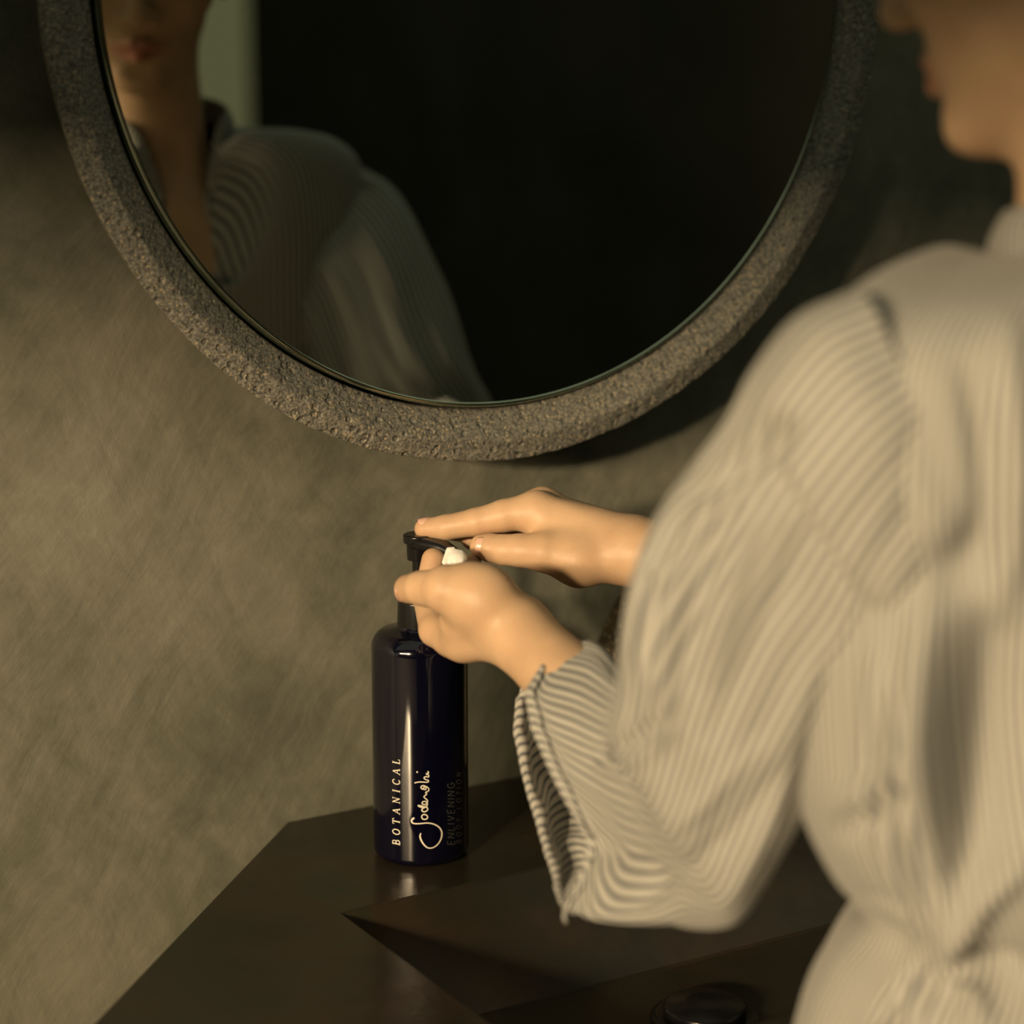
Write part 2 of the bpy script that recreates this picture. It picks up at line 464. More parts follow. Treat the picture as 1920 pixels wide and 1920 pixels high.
# ------------------------------------------------------------------ washstand
TZ = TABLE_Z
wash = thing('washstand', UWZ(1.0, .25, 0), 'dark bronze-brown metal washstand with a sloping recessed basin against the wall', 'washstand')
def wash_top():
    u0, u1, w0, w1 = .592, 1.45, .167, .43
    bz, wv = .049, .252
    U1, WF = 1.9, .5
    th = .05
    V, idx = [], {}
    def v(u, w, z):
        k = (round(u, 5), round(w, 5), round(z, 5))
        if k not in idx:
            idx[k] = len(V); V.append(UWZ(u, w, TZ + z))
        return idx[k]
    F = []
    def f(*p): F.append(tuple(v(*q) for q in p))
    # top
    f((.634, 0, 0), (u0, w0, 0), (u0, w1, 0), (u0, WF, 0), (.335, .306, 0))
    f((.634, 0, 0), (U1, 0, 0), (U1, w0, 0), (u1, w0, 0), (u0, w0, 0))
    f((u1, w0, 0), (U1, w0, 0), (U1, w1, 0), (u1, w1, 0))
    f((u0, w1, 0), (u1, w1, 0), (U1, w1, 0), (U1, WF, 0), (u0, WF, 0))
    # basin: back slope, floor, left wall, front wall, right wall
    f((u0, w0, 0), (u1, w0, 0), (u1, wv, -bz), (u0, wv, -bz))
    f((u0, wv, -bz), (u1, wv, -bz), (u1, w1, -bz - .004), (u0, w1, -bz - .004))
    f((u0, w0, 0), (u0, wv, -bz), (u0, w1, -bz - .004), (u0, w1, 0))
    f((u0, w1, 0), (u0, w1, -bz - .004), (u1, w1, -bz - .004), (u1, w1, 0))
    f((u1, w0, 0), (u1, w1, 0), (u1, w1, -bz - .004), (u1, wv, -bz))
    # rim down
    out = [(.634, 0), (.335, .306), (u0, WF), (U1, WF), (U1, w1), (U1, w0), (U1, 0)]
    for a, b in zip(out, out[1:] + out[:1]):
        f((*a, 0), (*b, 0), (*b, -th - .03), (*a, -th - .03))
    bm = bmesh.new()
    bv = [bm.verts.new(tuple(p)) for p in V]
    for q in F:
        bm.faces.new([bv[i] for i in q])
    bmesh.ops.recalc_face_normals(bm, faces=bm.faces)
    me = bpy.data.meshes.new('top'); bm.to_mesh(me); bm.free()
    me.materials.append(BRONZE)
    o = link(bpy.data.objects.new('top', me), wash)
    b = o.modifiers.new('bevel', 'BEVEL'); b.width = .0016; b.segments = 2; b.limit_method = 'ANGLE'; b.angle_limit = math.radians(12)
    return o
wash_top()
box_uw('cabinet', .66, 1.86, .0, .46, 0.0, TZ - .079, BRONZE, wash)
for i in range(2):
    d = box_uw('door', .68 + i * .6, 1.25 + i * .6, .46, .478, .05, TZ - .11, BRONZE, wash, .002)
    box_uw('handle', 1.20 + i * .0 if i == 0 else 1.30, 1.215 if i == 0 else 1.315, .478, .495, .40, .55, PUMP, d, .002)

# drain stopper on the basin floor
dp = W(1322, 1872, 1.0) - CAM
s_ = (TZ - .049 + .012 - CAM_Z) / dp[2]
dp = CAM + dp * s_
stop = thing('drain_stopper', (dp[0], dp[1], TZ - .051), 'round black drain stopper on the basin floor', 'stopper')
lathe('cap', round_prof([(.0001, .013), (.012, .0125), (.0245, .0105), (.0262, .0085), (.0255, .004), (.02, .004)][::-1], .001, 3), np.array([dp[0], dp[1], TZ - .051]), PUMP, stop, 64)
lathe('flange', round_prof([(.034, .0), (.0335, .0028), (.030, .004), (.0001, .004)], .0008, 3), np.array([dp[0], dp[1], TZ - .051]), PUMP, stop, 64)

# rough stone vessel behind the sleeve
vp = UWZ(.0, .0, 0)
vx = W(1192, 1450, 1.0) - CAM
vx = CAM + vx * ((TZ - CAM_Z) / vx[2])
def stone_vessel():
    base = np.array([vx[0], vx[1], TZ])
    prof = [(.0001, 0), (.030, 0), (.036, .004), (.041, .03), (.041, .055), (.036, .08), (.028, .105), (.0185, .128), (.0125, .14), (.009, .143), (.0001, .139)]
    prof = round_prof(prof, .004, 3)
    seg = 72
    V, F = [], []
    P = []
    for a, b in zip(prof[:-1], prof[1:]):
        n = max(1, int(math.hypot(b[0]-a[0], b[1]-a[1]) / .002))
        P += [(a[0] + (b[0]-a[0]) * i / n, a[1] + (b[1]-a[1]) * i / n) for i in range(n)]
    P.append(prof[-1])
    for r, h in P:
        for k in range(seg):
            a = 2 * math.pi * k / seg
            d = 1 + .05 * noise.noise((math.cos(a) * 3, math.sin(a) * 3, h * 60)) + .05 * noise.noise((math.cos(a) * 12, math.sin(a) * 12, h * 300))
            V.append(base + np.array([r * d * math.cos(a), r * d * math.sin(a), h]))
    for i in range(len(P) - 1):
        for k in range(seg):
            k2 = (k + 1) % seg
            F.append((i*seg+k, i*seg+k2, (i+1)*seg+k2, (i+1)*seg+k))
    o = mesh_obj('stone_vessel', V, F, ROUGH_STONE)
    o['label'] = 'rough brown speckled stone vessel half hidden behind the striped sleeve'; o['category'] = 'vessel'
stone_vessel()

# ------------------------------------------------------------------ lotion bottle
bp_ = W(790, 1597, 1.0) - CAM
bp_ = CAM + bp_ * ((TZ - CAM_Z) / bp_[2])
BX = np.array([bp_[0], bp_[1], TZ])
BR = 0.0321
bottle = thing('lotion_bottle', BX, 'tall dark blue lotion pump bottle standing on the washstand rim', 'bottle')
lathe('body', round_prof([(.0001, 0.0005), (.0285, 0.0), (BR, .0035), (BR, .1485), (.0275, .1555), (.0155, .158), (.0148, .160)], [0, .002, .003, .008, .004, .002, 0], 6), BX, BOTTLE, bottle, 128)
lathe('collar', round_prof([(.0146, .1565), (.0152, .1575), (.0148, .160), (.0140, .1762), (.0128, .1775), (.0001, .1778)], .0006, 3), BX, PUMP, bottle, 64)
lathe('stem', [(.0042, .176), (.0042, .206)], BX, PUMP, bottle, 32)
ph = lathe('pump_head', round_prof([(.0040, .2035), (.0076, .204), (.0080, .2145), (.0100, .2155), (.0102, .2205), (.0092, .2212), (.0001, .2208)], .0005, 3), BX, PUMP, bottle, 64)
def nozzle():
    d = np.array([math.cos(math.radians(-38)), math.sin(math.radians(-38)), 0]); n = np.array([-d[1], d[0], 0])
    rows = [(.000, .0098, .2208, .2120), (.010, .0092, .2205, .2120), (.022, .0062, .2185, .2110), (.032, .0042, .2150, .2075), (.038, .0036, .2110, .2040)]
    V, F = [], []
    K = 16
    for s, hw, zt, zb in rows:
        for k in range(K):
            a = 2 * math.pi * k / K
            c, si = math.cos(a), math.sin(a)
            c = math.copysign(abs(c) ** .5, c); si = math.copysign(abs(si) ** .5, si)
            p = BX + d * s + n * (hw * c); V.append((p[0], p[1], TZ + (zt + zb) / 2 + (zt - zb) / 2 * si))
    for i in range(len(rows) - 1):
        for k in range(K):
            k2 = (k + 1) % K; F.append((i*K+k, i*K+k2, (i+1)*K+k2, (i+1)*K+k))
    F.append(tuple(range(K))[::-1]); F.append(tuple((len(rows)-1)*K + k for k in range(K)))
    mesh_obj('nozzle', V, F, PUMP, ph)
nozzle()

def on_bottle(px, py, eps=.00012):
    r = W(px, py, 1.0) - CAM
    q = (BX - CAM)[:2]; d = r[:2]
    a = d @ d; b = -2 * d @ q; c = q @ q - BR * BR
    s = (-b - math.sqrt(max(0, b * b - 4 * a * c))) / (2 * a)
    P = CAM + r * s
    out = np.array([P[0] - BX[0], P[1] - BX[1], 0]); out /= np.linalg.norm(out)
    return P + out * eps

def ribbons(name, strokes, mat, label):
    """strokes: list of (points, widths) in pixels on the bottle's face"""
    V, F = [], []
    for pts, wd in strokes:
        pts = np.array(pts, float)
        seg = []
        for i in range(len(pts) - 1):
            n = max(1, int(np.linalg.norm(pts[i+1] - pts[i]) / 2.5))
            for t in np.linspace(0, 1, n, endpoint=False):
                seg.append((*(pts[i] * (1-t) + pts[i+1] * t), wd if np.isscalar(wd) else wd[i] * (1-t) + wd[i+1] * t))
        seg.append((*pts[-1], wd if np.isscalar(wd) else wd[-1]))
        seg = np.array(seg)
        b0 = len(V)
        for i in range(len(seg)):
            tng = seg[min(i+1, len(seg)-1), :2] - seg[max(i-1, 0), :2]
            L = np.linalg.norm(tng) or 1
            nrm = np.array([-tng[1], tng[0]]) / L * seg[i, 2] / 2
            for sgn in (-1, 1):
                V.append(on_bottle(*(seg[i, :2] + sgn * nrm)))
        for i in range(len(seg) - 1):
            F.append((b0+2*i, b0+2*i+1, b0+2*i+3, b0+2*i+2))
    o = mesh_obj(name, V, F, mat, bottle, False)
    o['label'] = label
    return o

def smooth_poly(pts, n=6):
    P = [np.array(p, float) for p in pts]
    P = [2 * P[0] - P[1]] + P + [2 * P[-1] - P[-2]]
    out = []
    for i in range(1, len(P) - 2):
        a, b, c, d = P[i-1:i+3]
        for t in np.linspace(0, 1, n, endpoint=False):
            out.append(.5 * (2*b + (c-a)*t + (2*a-5*b+4*c-d)*t*t + (3*b-a-3*c+d)*t**3))
    out.append(P[-2])
    return out

def arc(cx, cy, rx, ry, a0, a1, n=14):
    return [(cx + rx * math.cos(math.radians(a0 + (a1-a0)*i/n)), cy + ry * math.sin(math.radians(a0 + (a1-a0)*i/n))) for i in range(n+1)]

# glyph strokes in a box of height 1; (points, weight)
K_, k_ = 1.0, .5
GL_ = {
 'B': (.72, [([(.14,0),(.14,1)],K_), ([(.14,1)]+arc(.38,.76,.22,.24,90,-90)+[(.14,.52)],.75), ([(.14,.52)]+arc(.42,.26,.24,.26,90,-90)+[(.14,0)],.8), ([(0,0),(.2,0)],k_), ([(0,1),(.2,1)],k_)]),
 'O': (.82, [(arc(.41,.5,.36,.5,0,360,26),.85)]),
 'T': (.72, [([(.36,0),(.36,1)],K_), ([(.0,1),(.72,1)],k_), ([(.0,1),(.0,.78)],k_), ([(.72,1),(.72,.78)],k_), ([(.22,0),(.5,0)],k_)]),
 'A': (.82, [([(.08,0),(.42,1)],k_), ([(.42,1),(.74,0)],K_), ([(.2,.34),(.62,.34)],k_), ([(-.04,0),(.2,0)],k_), ([(.6,0),(.88,0)],k_)]),
 'N': (.86, [([(.14,0),(.14,1)],k_), ([(.14,1),(.72,0)],K_), ([(.72,0),(.72,1)],k_), ([(0,0),(.28,0)],k_), ([(.0,1),(.16,1)],k_), ([(.58,1),(.86,1)],k_)]),
 'I': (.36, [([(.18,0),(.18,1)],K_), ([(.03,0),(.33,0)],k_), ([(.03,1),(.33,1)],k_)]),
 'C': (.74, [(arc(.42,.5,.36,.5,42,318,22),.85), ([(.69,.95),(.69,.7)],k_)]),
 'L': (.64, [([(.14,0),(.14,1)],K_), ([(.0,0),(.62,0)],k_), ([(.62,0),(.62,.24)],k_), ([(0,1),(.3,1)],k_)]),
}
SANS = {
 'E': (.52, [([(0,0),(0,1)],1), ([(0,1),(.5,1)],1), ([(0,.52),(.44,.52)],1), ([(0,0),(.5,0)],1)]),
 'N': (.66, [([(0,0),(0,1),(.64,0),(.64,1)],1)]),
 'L': (.48, [([(0,1),(0,0),(.46,0)],1)]),
 'I': (.04, [([(0.02,0),(.02,1)],1)]),
 'V': (.66, [([(0,1),(.33,0),(.66,1)],1)]),
 'G': (.76, [(arc(.4,.5,.38,.5,48,360,22)+[(.78,.48),(.45,.48)],1)]),
 'B': (.54, [([(0,0),(0,1)]+arc(.26,.77,.22,.23,90,-90,8)+[(0,.54)],1), ([(.0,.54)]+arc(.28,.27,.25,.27,90,-90,8)+[(0,0)],1)]),
 'O': (.84, [(arc(.42,.5,.4,.5,0,360,24),1)]),
 'D': (.68, [([(0,0),(0,1)]+arc(.22,.5,.44,.5,90,-90,12)+[(0,0)],1)]),
 'Y': (.62, [([(0,1),(.31,.5),(.62,1)],1), ([(.31,.5),(.31,0)],1)]),
 'T': (.58, [([(0,1),(.58,1)],1), ([(.29,1),(.29,0)],1)]),
 ' ': (.45, []),
}
def lay(text, font, base_x, y0, y1, cap, weight, shear=0.0, curve=0):
    tot = sum(font[c][0] for c in text)
    gapn = len(text) - 1
    unit = cap * .98
    gap = ((y0 - y1) - tot * unit) / gapn
    s = 0; out = []
    for c in text:
        wd, strokes = font[c]
        for pts, wt in strokes:
            out.append(([(base_x - y * cap, y0 - s - (x + shear * y) * unit) for x, y in pts], weight * wt))
        s += wd * unit + gap
    return out
ribbons('lettering', lay('BOTANICAL', GL_, 749.5, 1585, 1425, 13.0, 2.2, .22), INK, 'cream serif capitals running up the bottle')
ribbons('lettering', lay('ENLIVENING', SANS, 852, 1583, 1468, 13.0, 1.7), INK_GREY, 'faint grey capitals running up the bottle')
ribbons('lettering', lay('BODY LOTION', SANS, 864.5, 1580, 1449, 9.0, 1.5), INK_GREY, 'faint grey capitals near the bottle edge')
def zz(p): return (640 + p[0] / 4.364, 1280 + p[1] / 4.364)
sig = [
 ([(598,1106),(580,1118),(576,1138),(596,1152),(640,1153),(700,1148),(752,1156),(796,1180),(820,1218),(818,1268),(792,1318),(752,1348),(712,1352),(678,1328),(655,1292),(644,1258),(650,1230)], [4.2,4.4,3.6,3.0,2.8,2.8,3.0,3.4,3.6,3.4,3.0,2.6,2.8,3.4,3.8,3.6,2.2]),
 ([(655,1098),(668,1080),(694,1082),(706,1100),(694,1116),(668,1116),(655,1098)], 2.8),
 ([(690,1018),(664,1030),(660,1048),(682,1056),(704,1042),(702,1022),(672,1014),(634,1004),(632,1010),(664,1020),(700,1010)], 3.0),
 ([(700,1010),(704,990),(690,972),(664,976),(664,994),(688,996),(702,980),(704,962),(682,942),(676,932),(692,918),(700,912)], 2.8),
 ([(700,912),(690,898),(712,886),(714,866),(694,850),(676,856),(672,868),(690,874),(690,850),(668,842),(652,852),(658,868),(676,872)], 2.8),
 ([(598,820),(640,812),(704,814),(712,800),(690,792),(676,780),(690,768),(712,772),(714,756),(694,746),(714,738),(706,724)], 2.6),
 ([(616,726),(624,736)], 3.4),
]
ribbons('lettering', [([tuple(q) for q in smooth_poly([zz(p) for p in pts], 5)], (w * .85 if np.isscalar(w) else list(.85 * np.interp(np.linspace(0, len(w)-1, (len(w)-1)*5+1), range(len(w)), w)))) for pts, w in sig], INK, 'cream handwritten signature running up the bottle')

# ------------------------------------------------------------------ the person: body
class SDF:
    def __init__(s, lo, hi, vox):
        s.lo = np.array(lo, float); s.vox = vox
        s.n = np.ceil((np.array(hi) - s.lo) / vox).astype(int) + 1
        ax = [s.lo[i] + vox * np.arange(s.n[i]) for i in range(3)]
        s.P = np.stack(np.meshgrid(*ax, indexing='ij'), -1).astype(np.float32)
    def blank(s): return np.full(s.n, .08, np.float32)
    def win(s, lo, hi, pad):
        a = np.clip(np.floor((np.minimum(lo, hi) - pad - s.lo) / s.vox).astype(int), 0, s.n)
        b = np.clip(np.ceil((np.maximum(lo, hi) + pad - s.lo) / s.vox).astype(int) + 1, 0, s.n)
        return tuple(slice(a[i], b[i]) for i in range(3))
    def cap(s, d, a, b, ra, rb, k=.004, sub=False):
        a = np.asarray(a, float); b = np.asarray(b, float)
        w = s.win(a, b, max(ra, rb) + 2.5 * k + .006)
        p = s.P[w]
        if p.size == 0: return
        ab = b - a; L = float(ab @ ab) or 1e-12
        q = p - a.astype(np.float32)
        t = np.clip(q @ ab.astype(np.float32) / L, 0, 1)
        e = np.linalg.norm(q - t[..., None] * ab.astype(np.float32), axis=-1) - (ra + t * (rb - ra))
        s.put(d, w, e, k, sub)
    def ell(s, d, c, axes, rad, k=.006, sub=False):
        c = np.asarray(c, float); rad = np.asarray(rad, float)
        w = s.win(c, c, rad.max() + 2.5 * k + .006)
        q = s.P[w] - c.astype(np.float32)
        if q.size == 0: return
        l = q @ np.array(axes, np.float32).T
        k0 = np.linalg.norm(l / rad.astype(np.float32), axis=-1)
        k1 = np.linalg.norm(l / (rad.astype(np.float32) ** 2), axis=-1) + 1e-9
        e = np.where(k0 < .05, k0 * rad.min() - rad.min(), k0 * (k0 - 1) / k1)
        s.put(d, w, e, k, sub)
    def put(s, d, w, e, k, sub):
        cur = d[w]
        if sub:
            e = -e
            h = np.clip(.5 - .5 * (cur - e) / k, 0, 1)
            d[w] = cur * (1 - h) + e * h + k * h * (1 - h)
        else:
            h = np.clip(.5 + .5 * (e - cur) / k, 0, 1)
            d[w] = e * (1 - h) + cur * h - k * h * (1 - h)
    @staticmethod
    def union(d, e, k):
        h = np.clip(.5 + .5 * (e - d) / k, 0, 1)
        return e * (1 - h) + d * h - k * h * (1 - h)

def surface_nets(F, lo, vox):
    s = F < 0
    nx, ny, nz = F.shape
    corners = [(i, j, k) for i in (0, 1) for j in (0, 1) for k in (0, 1)]
    sub = lambda A, c: A[c[0]:nx-1+c[0], c[1]:ny-1+c[1], c[2]:nz-1+c[2]]
    cnt = sum(sub(s, c).astype(np.int8) for c in corners)
    act = (cnt > 0) & (cnt < 8)
    I = np.argwhere(act)
    ids = -np.ones(act.shape, np.int64); ids[act] = np.arange(len(I))
    acc = np.zeros((len(I), 3)); num = np.zeros(len(I))
    for a in corners:
        for ax in range(3):
            if a[ax] == 1: continue
            b = list(a); b[ax] = 1
            fa = F[I[:,0]+a[0], I[:,1]+a[1], I[:,2]+a[2]]; fb = F[I[:,0]+b[0], I[:,1]+b[1], I[:,2]+b[2]]
            c = (fa < 0) != (fb < 0)
            t = np.where(c, fa / np.where(c, fa - fb, 1), 0)
            pt = np.repeat(np.array(a, float)[None], len(I), 0); pt[:, ax] += t
            acc[c] += pt[c]; num[c] += 1
    V = lo + vox * (I + acc / num[:, None])
    Q = []
    for ax in range(3):
        o1, o2 = [(1, 2), (2, 0), (0, 1)][ax]
        sl0 = [slice(None)] * 3; sl1 = [slice(None)] * 3
        sl0[ax] = slice(0, -1); sl1[ax] = slice(1, None)
        ch = s[tuple(sl0)] != s[tuple(sl1)]
        E = np.argwhere(ch)
        ok = (E[:, o1] > 0) & (E[:, o2] > 0) & (E[:, o1] < F.shape[o1]-1) & (E[:, o2] < F.shape[o2]-1)
        E = E[ok]
        def cell(d1, d2):
            c = E.copy(); c[:, o1] += d1; c[:, o2] += d2
            return ids[c[:, 0], c[:, 1], c[:, 2]]
        q = np.stack([cell(-1, -1), cell(0, -1), cell(0, 0), cell(-1, 0)], 1)
        inside = s[E[:, 0], E[:, 1], E[:, 2]]
        q[~inside] = q[~inside][:, ::-1]
        Q.append(q[(q >= 0).all(1)])
    return V, np.concatenate(Q)

def relax(V, Q, it=2, lam=.5):
    for _ in range(it):
        S = np.zeros_like(V); n = np.zeros(len(V))
        for a, b in ((0, 1), (1, 2), (2, 3), (3, 0)):
            np.add.at(S, Q[:, a], V[Q[:, b]]); np.add.at(S, Q[:, b], V[Q[:, a]])
            np.add.at(n, Q[:, a], 1); np.add.at(n, Q[:, b], 1)
        V = V + lam * (S / np.maximum(n, 1)[:, None] - V)
    return V

NECK = np.array([.274, 1.030, CAM_Z - .126])
TH = math.radians(130)
BF = np.array([math.cos(TH), math.sin(TH), 0])          # the way the chest faces
BRT = np.array([math.sin(TH), -math.cos(TH), 0])        # her right
ZUP = np.array([0, 0, 1.0])
ROLL = -.05                                              # left shoulder carried higher
L_SH = NECK - BRT * .140 + ZUP * (-.030); R_SH = NECK + BRT * .145 + ZUP * (-.040)
L_WR = W(970, 1186, 1.34); L_EL = W(1372, 1575, 1.175)
R_WR = W(1195, 1033, 1.445)
def ik(S, H, a, b, pole):
    v = H - S; L = np.linalg.norm(v); e = v / L
    x = (a*a - b*b + L*L) / (2 * L); h = math.sqrt(max(1e-6, a*a - x*x))
    p = np.array(pole, float); p -= e * (p @ e); p /= np.linalg.norm(p)
    return S + e * x + p * h
R_EL = ik(R_SH, R_WR, .272, .255, (.35, .2, -.85))

body_V, body_Q, body_fl = [], [], []
def add_body(V, Q, flush=None):
    off = sum(len(v) for v in body_V)
    body_V.append(V); body_Q.append(Q + off)
    body_fl.append(np.zeros(len(V)) if flush is None else flush)

def build_hand(fingers, palm, arm, tips):
    pts = [W(*p[:3]) for ch in fingers for p in ch] + [W(*p[:3]) for c in palm for p in c[:2]] + [np.array(a[0]) for a in arm] + [np.array(arm[-1][1])]
    pts = np.array(pts)
    g = SDF(pts.min(0) - .03, pts.max(0) + .03, .00125)
    tot = g.blank()
    for ch in fingers:
        d = g.blank()
        for a, b in zip(ch[:-1], ch[1:]):
            g.cap(d, W(*a[:3]), W(*b[:3]), a[3], b[3], .0022)
        tot = SDF.union(tot, d, .0016)
    pm = g.blank()
    for a, b in palm:
        g.cap(pm, W(*a[:3]), W(*b[:3]), a[3], b[3], .009)
    for a, b, ra, rb in arm:
        g.cap(pm, a, b, ra, rb, .012)
    tot = SDF.union(tot, pm, .0075)
    V, Q = surface_nets(tot, g.lo, g.vox)
    V = relax(V, Q, 3, .5)
    fl = np.zeros(len(V))
    for t in tips:
        dd = np.linalg.norm(V - W(*t[:3]), axis=1)
        fl = np.maximum(fl, .16 * np.clip(1 - dd / .018, 0, 1))
    add_body(V, Q, fl)

# her right hand, index finger pressing the pump
r_f = [
 [(1002,957,1.458,.0122),(945,967,1.460,.0106),(893,979,1.462,.0092),(836,989,1.467,.0083),(797,992,1.471,.0072)],
 [(1016,948,1.476,.0120),(955,965,1.480,.0102),(905,982,1.484,.0088),(860,993,1.488,.0075),(838,995,1.488,.0066)],
 [(1030,953,1.494,.0115),(975,978,1.500,.0098),(930,995,1.500,.0086),(897,1010,1.494,.0074),(883,1013,1.488,.0064)],
 [(1046,966,1.510,.0105),(1000,992,1.514,.0090),(965,1006,1.512,.0078),(940,1016,1.505,.0066)],
 [(1085,1050,1.437,.0150),(1022,1036,1.437,.0128),(975,1032,1.441,.0106),(944,1031,1.444,.0098),(918,1027,1.447,.0090),(902,1024,1.450,.0076)],
]
r_p = [((1185,1030,1.437,.0185),(1012,962,1.459,.0128)), ((1185,1026,1.447,.0185),(1022,956,1.476,.0125)), ((1185,1028,1.458,.0175),(1034,962,1.493,.0120)), ((1188,1032,1.462,.0165),(1048,974,1.509,.0110)),
       ((1170,1040,1.436,.0175),(1088,1050,1.437,.0158)), ((1088,1048,1.437,.0150),(1020,990,1.455,.0100)), ((1110,1020,1.45,.018),(1050,1000,1.47,.014))]
fa = R_EL - R_WR
off = np.cross(fa / np.linalg.norm(fa), ZUP); off /= np.linalg.norm(off)
r_a = [(R_WR - off * .007, R_WR + fa * .55 - off * .009, .0178, .026), (R_WR + off * .007, R_WR + fa * .55 + off * .009, .0178, .026)]
build_hand(r_f, r_p, r_a, [(797,992,1.471),(902,1024,1.45),(883,1013,1.488)])
# her left hand, palm up under the nozzle
l_f = [
 [(872,1200,1.362,.0122),(845,1197,1.372,.0112),(816,1182,1.385,.0100),(800,1122,1.412,.0086),(812,1049,1.418,.0074)],
 [(880,1195,1.384,.0120),(850,1195,1.396,.0108),(828,1178,1.410,.0096),(822,1120,1.432,.0084),(838,1066,1.438,.0074)],
 [(890,1185,1.404,.0115),(866,1180,1.418,.0102),(848,1160,1.432,.0092),(852,1110,1.448,.0080),(864,1068,1.446,.0070)],
 [(902,1172,1.420,.0105),(884,1160,1.432,.0092),(872,1140,1.442,.0082),(880,1090,1.452,.0072),(886,1056,1.448,.0062)],
 [(908,1118,1.336,.0180),(872,1110,1.338,.0172),(836,1105,1.337,.0145),(808,1104,1.345,.0112),(790,1103,1.350,.0104),(766,1104,1.364,.0090)],
]
l_p = [((966,1186,1.335,.0175),(868,1200,1.362,.0125)), ((966,1182,1.345,.0170),(880,1190,1.384,.0125)), ((968,1178,1.352,.0165),(892,1178,1.404,.0120)), ((970,1174,1.358,.0155),(904,1166,1.420,.0110)),
       ((958,1170,1.335,.0165),(895,1118,1.337,.0182)), ((905,1135,1.336,.0180),(868,1165,1.352,.0145))]
fa = L_EL - L_WR
off = np.cross(fa / np.linalg.norm(fa), ZUP); off /= np.linalg.norm(off)
l_a = [(L_WR - off * .004, L_WR + fa * .5 - off * .003, .0165, .0225), (L_WR + off * .004, L_WR + fa * .5 + off * .003, .0165, .0225)]
build_hand(l_f, l_p, l_a, [(812,1049,1.418),(766,1104,1.364),(886,1056,1.448)])

